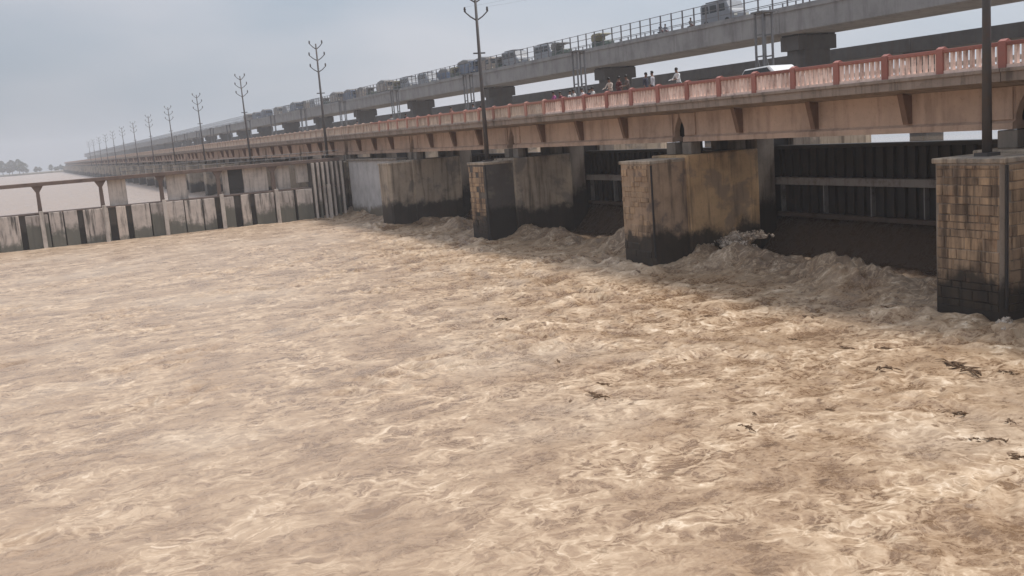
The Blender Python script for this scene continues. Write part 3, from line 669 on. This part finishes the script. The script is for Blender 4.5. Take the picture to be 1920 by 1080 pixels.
def figure(pose):
    # x: left/right, y: front(+), joints with skin radii (m), 1.68 m tall
    lean = .12 if pose == 'lean' else 0
    sit = pose == 'ride'
    hz = .62 if sit else .92
    V = [(0, 0, hz, .15, .11), (0, .02+lean*.5, hz+.25, .14, .10), (0, .0+lean, hz+.47, .17, .105), (0, .01+lean*1.2, hz+.56, .062), (0, .03+lean*1.3, hz+.64, .078, .088), (0, .045+lean*1.3, hz+.72, .085, .1)]
    E_ = [(0, 1), (1, 2), (2, 3), (3, 4), (4, 5)]
    for s_ in (-1, 1):
        b0 = len(V)
        if sit: V += [(s_*.13, .1, hz-.02, .085), (s_*.2, .42, hz-.06, .065), (s_*.17, .28, hz-.42, .045), (s_*.17, .38, hz-.46, .042)]
        else: V += [(s_*.1, 0, hz-.1, .09), (s_*.11, .02, hz-.45, .062), (s_*.12, -.02, .09, .045), (s_*.13, .12, .045, .042)]
        E_ += [(0, b0), (b0, b0+1), (b0+1, b0+2), (b0+2, b0+3)]
        a0 = len(V)
        if pose == 'stand': arm_ = [(s_*.2, lean, hz+.45, .055), (s_*.25, -.02, hz+.18, .043), (s_*.23, .1, hz-.06, .034), (s_*.225, .14, hz-.14, .036)]
        else: arm_ = [(s_*.2, lean, hz+.45, .055), (s_*.27, .14+lean, hz+.2, .043), (s_*.2, .38+lean, hz+.16, .034), (s_*.18, .46+lean, hz+.15, .036)]
        V += arm_; E_ += [(2, a0), (a0, a0+1), (a0+1, a0+2), (a0+2, a0+3)]
        # fingers: short chains from the palm
        hx, hy, hzz = V[-1][:3]
        for q in range(4):
            f0 = len(V); dx = (q-1.5)*.019
            d = (0, .04+.01*(q in (1, 2)), -.05) if pose == 'stand' else (0, .075+.012*(q in (1, 2)), -.02)
            V += [(hx+dx, hy+d[1]*.5, hzz+d[2]*.5-.01, .010), (hx+dx, hy+d[1], hzz+d[2]-.02, .009)]; E_ += [(a0+3, f0), (f0, f0+1)]
        f0 = len(V); V += [(hx-s_*.045, hy+.02, hzz-.005, .011)]; E_ += [(a0+3, f0)]
    me = skin_mesh('person', V, E_)
    top = hz+.5; foot = .08 if not sit else .22
    for k in range(3): me.materials.append(None)
    for p in me.polygons:
        c = p.center; arm_out = abs(c.x) > .19 and ((pose == 'stand' and c.z < hz+.1) or (pose != 'stand' and c.y > .25+lean))
        p.material_index = 0 if (c.z > top+.02 and abs(c.x) < .1) or arm_out else (1 if c.z > hz-.02 else 2); p.use_smooth = True
    hy = .045+lean*1.3; hair = MB()
    bm = bmesh.new(); bmesh.ops.create_icosphere(bm, subdivisions=2, radius=.115)
    for v in bm.verts: v.co = Vector((v.co.x*.84, v.co.y*.98-.012+hy, v.co.z*.9+hz+.765))
    bmesh.ops.delete(bm, geom=[v for v in bm.verts if v.co.z < hz+.66 or (v.co.y > hy+.05 and v.co.z < hz+.80)], context='VERTS')
    hm = bpy.data.meshes.new('hair'); bm.to_mesh(hm); bm.free()
    # face: nose, eyes, ears, mouth as small relief pieces joined into one mesh
    fz, fy = hz+.70, hy+.088
    fm = MB().add([(-.014, fy, fz-.02), (.014, fy, fz-.02), (0, fy+.028, fz-.016), (0, fy, fz+.03)], [(0, 1, 2), (0, 2, 3), (1, 3, 2)])
    for s_ in (-1, 1): fm.box(s_*.085-.012, s_*.085+.012, hy-.02, hy+.015, fz-.02, fz+.035)
    fm2 = MB().box(-.025, .025, fy-.012, fy+.008, fz-.055, fz-.045)
    for s_ in (-1, 1): fm2.box(s_*.032-.012, s_*.032+.012, fy-.02, fy-.001, fz+.018, fz+.03)
    return me, hm, fm.mesh('face'), fm2.mesh('eyes_mouth')
FIG = {k: figure(k) for k in ('stand', 'lean', 'ride')}
cloth = {}
def cmat(c):
    if c not in cloth: cloth[c] = paint('cloth_%d' % len(cloth), c, .85, tuple(x*.8 for x in c), .3)
    return cloth[c]
def person(loc, rz, pose, shirt, pants, label, group=None, scale=1.0):
    me, hm, fm, em = FIG[pose]
    o = inst('person', me, None, None, loc, (0, 0, rz), (scale,)*3)
    for i, mt in enumerate((M['skin'], cmat(shirt), cmat(pants))): o.material_slots[i].link = 'OBJECT'; o.material_slots[i].material = mt
    inst('hair', hm, M['hair'], o); inst('face', fm, M['skin'], o); inst('eyes_and_mouth', em, M['hair'], o)
    return tag(o, label, 'person', group)
def motorcycle():
    c = empty('motorcycle')
    for y in (-.62, .62): 
        t = MB().tube([(-.05, 0, 0), (.05, 0, 0)], .3, 14).build('wheel', M['tyre'], c, loc=(0, y, .3)); MB().tube([(-.056, 0, 0), (.056, 0, 0)], .2, 10).build('rim', M['rim'], t)
    MB().prism([(-.5, .62), (-.25, .35), (.25, .35), (.35, .75), (.05, .78), (-.55, .72)], -.11, .11, 'x').build('frame', M['bike_black'], c, bevel=.03)
    MB().box(-.13, .13, -.65, .02, .725, .8).build('saddle', M['tyre'], c, bevel=.03)
    MB().prism([(.04, .76), (.38, .72), (.33, .92), (.1, .93)], -.13, .13, 'x').build('fuel_tank', M['car_maroon'], c, bevel=.04)
    for s_ in (-1, 1): MB().tube([(s_*.06, .62, .3), (s_*.06, .42, .85)], .025, 6).build('fork', M['rim'], c)
    MB().tube([(-.33, .33, 1.0), (0, .42, .95), (.33, .33, 1.0)], .02, 6).build('handlebar', M['rim'], c)
    return c

# camera-ray helper used only to place things along the road at a known lane
def lane_y(px, X):
    d = F + Rv*((px-960)/1870.9) + Uv*((540-120)/1870.9); return d.y*X/d.x
veh = {'van': van(M['van_grey']), 'auto1': auto(M['auto_green'], M['auto_yellow']), 'auto2': auto(M['auto_green'], M['tarp']), 'truck1': truck(M['truck_tan'], M['tarp']), 'truck2': truck(M['truck_blue'], M['tarp']),
       'car0': car(M['car_white']), 'moto': motorcycle()}
used = set()
def put(kind, loc, rz, label, cat, group, name=None, sc=1.0):
    o = veh[kind] if kind not in used else copy_tree(veh[kind]); used.add(kind)
    o.location = loc; o.rotation_euler = (0, 0, rz); o.scale = (sc,)*3
    if name: o.name = name
    return tag(o, label, cat, group)
G = 'traffic on the flyover'
for kind, px, X, label, cat in [
    ('van', 1362, 65.2, 'grey van with roof rack, nearest vehicle on the flyover', 'van'), ('auto1', 1133, 65, 'green and yellow auto rickshaw on the flyover behind the onlookers', 'auto rickshaw'),
    ('van', 1032, 66, 'boxy grey van on the flyover behind the railing, right of the tall pole', 'van'), ('auto2', 1055, 64.6, 'green auto rickshaw with grey canopy close behind a boxy grey van', 'auto rickshaw'),
    ('truck1', 914, 67, 'tan truck on the flyover right behind the tall pole', 'truck'), ('auto1', 858, 65, 'auto rickshaw on the flyover just left of the tall pole', 'auto rickshaw'),
    ('truck2', 835, 69.5, 'blue truck with covered load left of the tall pole', 'truck'), ('van', 765, 66, 'grey van on the flyover, third vehicle left of the tall pole', 'van'), ('truck1', 722, 66, 'tan truck in the middle of the flyover queue', 'truck'),
    ('auto2', 692, 65, 'small auto rickshaw in the far queue on the flyover', 'auto rickshaw'), ('truck2', 655, 67, 'blue truck on the flyover right of the second pole', 'truck'), ('truck1', 628, 66, 'tan truck on the flyover close to the second pole', 'truck'),
    ('van', 585, 66, 'far grey van on the flyover behind the second pole', 'van'), ('truck2', 548, 66, 'far blue truck on the flyover left of the second pole', 'truck'), ('truck1', 515, 67, 'far tan truck on the flyover', 'truck'), ('van', 968, 65, 'grey van on the flyover in the gap right of the tall pole', 'van'), ('auto2', 945, 65, 'small auto rickshaw just ahead of a tan truck', 'auto rickshaw'), ('truck2', 882, 66, 'blue truck immediately left of the tall pole top', 'truck'), ('van', 800, 66, 'grey van between two trucks in the middle queue', 'van'), ('auto1', 744, 65, 'auto rickshaw behind a tan truck in the queue', 'auto rickshaw'), ('truck1', 676, 68, 'tan truck on the far lane right of the second pole', 'truck'), ('auto2', 606, 65, 'auto rickshaw next to the second pole', 'auto rickshaw'), ('truck1', 567, 68, 'tan truck on the far lane left of the second pole', 'truck'), ('van', 531, 66, 'far van by the farthest lamp post', 'van'), ('truck2', 472, 67, 'far blue truck right of the third pole', 'truck'), ('truck2', 490, 66, 'far truck fading in haze on the flyover', 'truck'), ('truck1', 455, 66, 'farthest truck on the flyover behind the third pole', 'truck')]:
    put(kind, (X, lane_y(px, X), 16.502), R(180) if X < 67.5 else 0, label, cat, G, sc=1.2 if kind[:2] in ('va', 'au') else 1.05)
for px, X, lab in [(1243, 64.4, 'right'), (1252, 65.4, 'left'), (1300, 65, 'leading')]:
    y = lane_y(px, X)
    put('moto', (X, y, 16.502), R(180), 'dark motorcycle on the flyover, %s one of three' % lab, 'motorcycle', G)
    person((X, y-.0+.15, 16.502+.18), R(180), 'ride', random.choice([(.05, .06, .09), (.25, .1, .08), (.1, .1, .1)]), (.03, .03, .04), 'rider in dark clothes on the %s motorcycle on the flyover' % lab, 'motorcycle riders')
put('car0', (34.3, lane_y(1436, 34.3), 8.632), 0, 'white car on the road bridge behind the red balustrade', 'car', None)

# people along the balustrade
ppl = [(1272, 32.3, 'lean', (.62, .62, .62), (.05, .05, .06), 'person in a white shirt leaning at the red balustrade'),
       (1222, 32.6, 'stand', (.45, .44, .46), (.04, .04, .05), 'person in a light shirt left of the person in white'),
       (1209, 32.8, 'stand', (.06, .06, .08), (.04, .04, .05), 'person in dark clothes behind the balustrade'),
       (1177, 32.4, 'lean', (.12, .09, .08), (.05, .04, .04), 'person in brown leaning over the balustrade'),
       (1158, 32.3, 'stand', (.10, .03, .03), (.03, .03, .04), 'person in dark red beside the red post'),
       (1143, 32.3, 'lean', (.50, .42, .36), (.05, .05, .06), 'person in a cream shirt at the balustrade bend'),
       (1112, 32.2, 'lean', (.6, .58, .56), (.05, .05, .06), 'onlooker in white, rightmost of the crowd'),
       (1101, 32.6, 'stand', (.05, .05, .07), (.03, .03, .04), 'onlooker in black within the crowd'),
       (1092, 32.2, 'lean', (.62, .55, .55), (.05, .05, .06), 'onlooker in pale pink within the crowd'),
       (1076, 32.2, 'lean', (.62, .6, .58), (.06, .05, .05), 'onlooker in white near the crowd middle'),
       (1064, 32.3, 'stand', (.6, .58, .56), (.04, .04, .04), 'onlooker in off white left of the crowd middle'),
       (1050, 32.2, 'lean', (.18, .03, .05), (.05, .04, .04), 'onlooker in crimson at the left of the crowd'),
       (1038, 32.2, 'lean', (.34, .08, .22), (.05, .04, .06), 'onlooker in magenta, leftmost of the crowd'),
       (897, 32.3, 'stand', (.03, .03, .03), (.03, .03, .03), 'person in black right beside the tall pole'),
       (884, 32.3, 'lean', (.12, .12, .13), (.03, .03, .03), 'person in grey left of the tall pole'),
       (838, 32.4, 'stand', (.2, .1, .08), (.03, .03, .03), 'lone small person in brown on the bridge'),
       (752, 32.4, 'stand', (.05, .05, .06), (.03, .03, .03), 'far person in dark clothes under the flyover pier'),
       (724, 32.4, 'stand', (.3, .28, .27), (.03, .03, .03), 'far person in light grey on the bridge'),
       (659, 32.4, 'stand', (.08, .07, .07), (.03, .03, .03), 'farthest dark figure on the bridge')]
for px, X, pose, sh, pn, lab in ppl:
    person((X + (1.7 if px < 1130 else 0), lane_y(px, X + (1.7 if px < 1130 else 0)), 8.902 if px > 1130 else 8.632), R(90)+R(random.uniform(-25, 25)) if pose == 'lean' else R(random.uniform(0, 360)), pose, sh, pn, lab, 'onlookers on the bridge', random.uniform(.92, .98))

# street lamps on the flyover
def street_lamp():
    s_ = empty('street_lamp')
    MB().tube([(0, 0, 0), (0, 0, 3.2)], [.09, .06], 8).build('shaft', M['rail'], s_)
    MB().box(-.12, .12, -.4, .4, 3.2, 3.32).build('lamp_head', M['frame'], s_, bevel=.03)
    return s_
l0 = street_lamp()
for i, (px, lab) in enumerate([(917, 'lamp post on the flyover beside the tall pole'), (665, 'small lamp post on the flyover right of the second pole'), (525, 'far lamp post on the flyover between second and third poles')]):
    l_ = l0 if i == 0 else copy_tree(l0); l_.location = (71.85, lane_y(px, 71.85), 16.802); tag(l_, lab, 'lamp', 'flyover lamps')

# ------------------------------------------------------------------ splash and floating debris
def blob_mesh(name, seed, n, spread, rad):
    r = random.Random(seed); bm = bmesh.new()
    for i in range(n):
        g = bmesh.ops.create_icosphere(bm, subdivisions=2, radius=rad*(r.uniform(.25, .55) if i < n//3 else r.uniform(.07, .22)))
        c = Vector((r.gauss(0, spread*.5), r.gauss(0, spread), abs(r.gauss(.1, .4))*spread + (0 if i < n//3 else .1)))
        for v in g['verts']:
            q = v.co.copy(); f_ = 1+.55*math.sin(q.x*11+i)*math.sin(q.y*13+seed)*math.sin(q.z*12+i*2)+.25*math.sin(q.x*31+q.z*27+i)
            v.co = Vector((q.x*.9, q.y*1.25, q.z*.85))*f_ + c
    me = bpy.data.meshes.new(name); bm.to_mesh(me); bm.free()
    for p in me.polygons: p.use_smooth = True
    return me
for i, (x, y, z, sc, lab) in enumerate([(33.9, 43.7, .75, 1.45, 'white burst of spray beside the ochre pier'), (34.2, 42.2, 1.3, .6, 'small spray plume right of the big burst'), (28.6, 22.6, .1, .5, 'spray curling round the foot of the brick pier')]):
    o = inst('water_splash', blob_mesh('water_splash', i, 120, .5, .42), M['foam_splash'], None, (x, y, z), (0, 0, i), (sc, sc, sc)); tag(o, lab, 'splash', kind='stuff')
def debris_mesh(seed):
    r = random.Random(seed); b_ = MB()
    for i in range(r.randint(16, 24)):
        a = r.gauss(0, .5) + r.choice([0, 0, math.pi/2]); ln = r.uniform(.12, .42); c = Vector((r.gauss(0, .12), r.gauss(0, .26), abs(r.gauss(0, .04))))
        d = Vector((math.sin(a), math.cos(a), r.uniform(-.15, .25)))*ln/2; k_ = Vector((r.uniform(-.04, .04), r.uniform(-.04, .04), r.uniform(0, .05)))
        b_.tube([c-d, c+k_, c+d], [r.uniform(.008, .02), r.uniform(.02, .05), .008], 5)
    return b_.mesh('driftwood', True)
dbm = [debris_mesh(i) for i in range(5)]
def wat_at(px, py):
    d = F + Rv*((px-960)/1870.9) + Uv*((540-py)/1870.9); t = -CAM_H/d.z; return d.x*t, d.y*t
for i, (px, py, sc, lab) in enumerate([(1800, 693, 1.5, 'largest dark clump of driftwood afloat near the right edge'), (1797, 775, 1.1, 'dark branch afloat low at the right edge'), (1402, 805, .8, 'small dark twigs afloat right of centre foreground'),
     (1125, 746, .85, 'dark twigs afloat in the middle of the foam'), (1071, 752, .5, 'tiny dark stick afloat beside other twigs'), (868, 471, 1.0, 'dark clump drifting below the stained pier, left one'), (911, 466, .9, 'dark clump drifting below the stained pier, right one'),
     (1660, 653, 1.0, 'row of dark sticks afloat below the wide gate'), (1590, 655, .6, 'small dark stick afloat left of a longer row'), (1328, 590, .9, 'dark twigs afloat below the ochre pier'), (1295, 582, .5, 'tiny dark twig left of larger twigs below the ochre pier'), (945, 600, .8, 'dark twigs afloat left of the foam centre'), (1665, 697, .9, 'dark scattered twigs left of the largest clump'), (1905, 855, .8, 'dark twig afloat at the lower right edge'), (1560, 768, .5, 'single dark knot of wood in pale foam')]):
    x, y = wat_at(px, py); hh = float(water_fields(np.array([x]), np.array([y]))[0][0])
    o = inst('driftwood', dbm[i % 5], M['debris'], None, (x, y, hh-.015), (0, 0, R(random.uniform(-30, 30))), (sc*.9, sc*.9, sc*.7)); tag(o, lab, 'driftwood', 'floating driftwood')

r = random.Random(21)
for i in range(12):
    px = r.uniform(980, 1900); py = r.uniform(530, 830) + (px-1400)*.06; x, y = wat_at(px, py)
    if x > 27.5: x -= 4
    hh = float(water_fields(np.array([x]), np.array([y]))[0][0]); sc = r.uniform(.3, .6)
    o = inst('weed_clump', dbm[r.randrange(5)], M['debris'], None, (x, y, hh-.01), (0, 0, r.uniform(-.6, .6)), (sc, sc, sc*.8)); tag(o, 'tiny dark scrap of weed scattered on the churning water below the gates', 'weed', 'scraps of weed on the water')

# ------------------------------------------------------------------ far bank and trees
MB().prism([(-1450, 1000), (-30, 1120), (20, 1125), (60, 1150), (60, 1250), (-1450, 1250)], -1, 1.4, 'z').build('far_bank', M['bank'])['kind'] = 'structure'
def tree_mesh(seed, ht, rx):
    r = random.Random(seed); v = []; f = []
    for i in range(900):
        a = r.uniform(0, 2*math.pi); u = r.random(); z = ht*(.22+.78*r.random()); prof = math.sin(min(1, (z/ht-.15)/.85)*math.pi*.93+.12)
        rad = rx*prof*(.35+.65*math.sqrt(u))*(1+.3*math.sin(a*3+seed)+.2*math.sin(z*1.7+a*2))
        c = Vector((rad*math.cos(a), rad*math.sin(a), z)); s_ = r.uniform(.35, .8)
        d1 = Vector((r.gauss(0, 1), r.gauss(0, 1), r.gauss(0, .6))).normalized()*s_; d2 = Vector((r.gauss(0, 1), r.gauss(0, 1), r.gauss(0, .6))).normalized()*s_
        n_ = len(v); v += [c-d1, c+d2, c+d1, c-d2]; f.append((n_, n_+1, n_+2, n_+3))
    me = bpy.data.meshes.new('crown'); me.from_pydata([tuple(p) for p in v], [], f); return me
TM = [tree_mesh(i, 11+i*1.5, 4.2+i*.5) for i in range(3)]
TRK = MB().tube([(0, 0, 0), (.2, .1, 3), (.1, 0, 7)], [.4, .28, .1], 8).mesh('trunk')
LIMB = MB().tube([(.15, .05, 3.2), (1.3, .4, 5.2), (2.2, .5, 7)], [.18, .12, .05], 6).mesh('limb')
r = random.Random(3)
for i in range(44):
    x = -6 - i*5.0 + r.uniform(-2, 2) if i < 30 else r.uniform(-16, 50); y = 1124+r.uniform(-4, 14) + (x*.05 if x < 0 else 12)
    big = 1.02 if i < 30 else .45
    t = empty('bank_tree', (x, y, 1.3), r.uniform(0, 6)); t.scale = (big*r.uniform(.85, 1.2),)*3
    slot(inst('crown', TM[i % 3], None, t), M['leaf'] if i % 2 else M['leaf2']); inst('trunk', TRK, M['bark'], t); inst('limb', LIMB, M['bark'], t)
    tag(t, 'dark green tree in the far bank tree line at the left horizon' if big > 1 else 'low hazy tree on the far bank by the bridge end', 'tree', 'far bank trees' if big > 1 else 'low far bank trees')

# ------------------------------------------------------------------ haze
hz = MB().box(-1500, 1500, -160, 1500, -4, 40).build('haze', None); hz['kind'] = 'stuff'; hz.display_type = 'WIRE'
hm = bpy.data.materials.new('haze_air'); hm.use_nodes = True; hn = hm.node_tree; hn.nodes.clear()
ho = hn.nodes.new('ShaderNodeOutputMaterial'); hv = hn.nodes.new('ShaderNodeVolumePrincipled')
hv.inputs['Color'].default_value = (.93, .95, 1, 1); hv.inputs['Density'].default_value = .00045; hv.inputs['Anisotropy'].default_value = .2
hn.links.new(hv.outputs[0], ho.inputs['Volume']); hz.data.materials.append(hm)
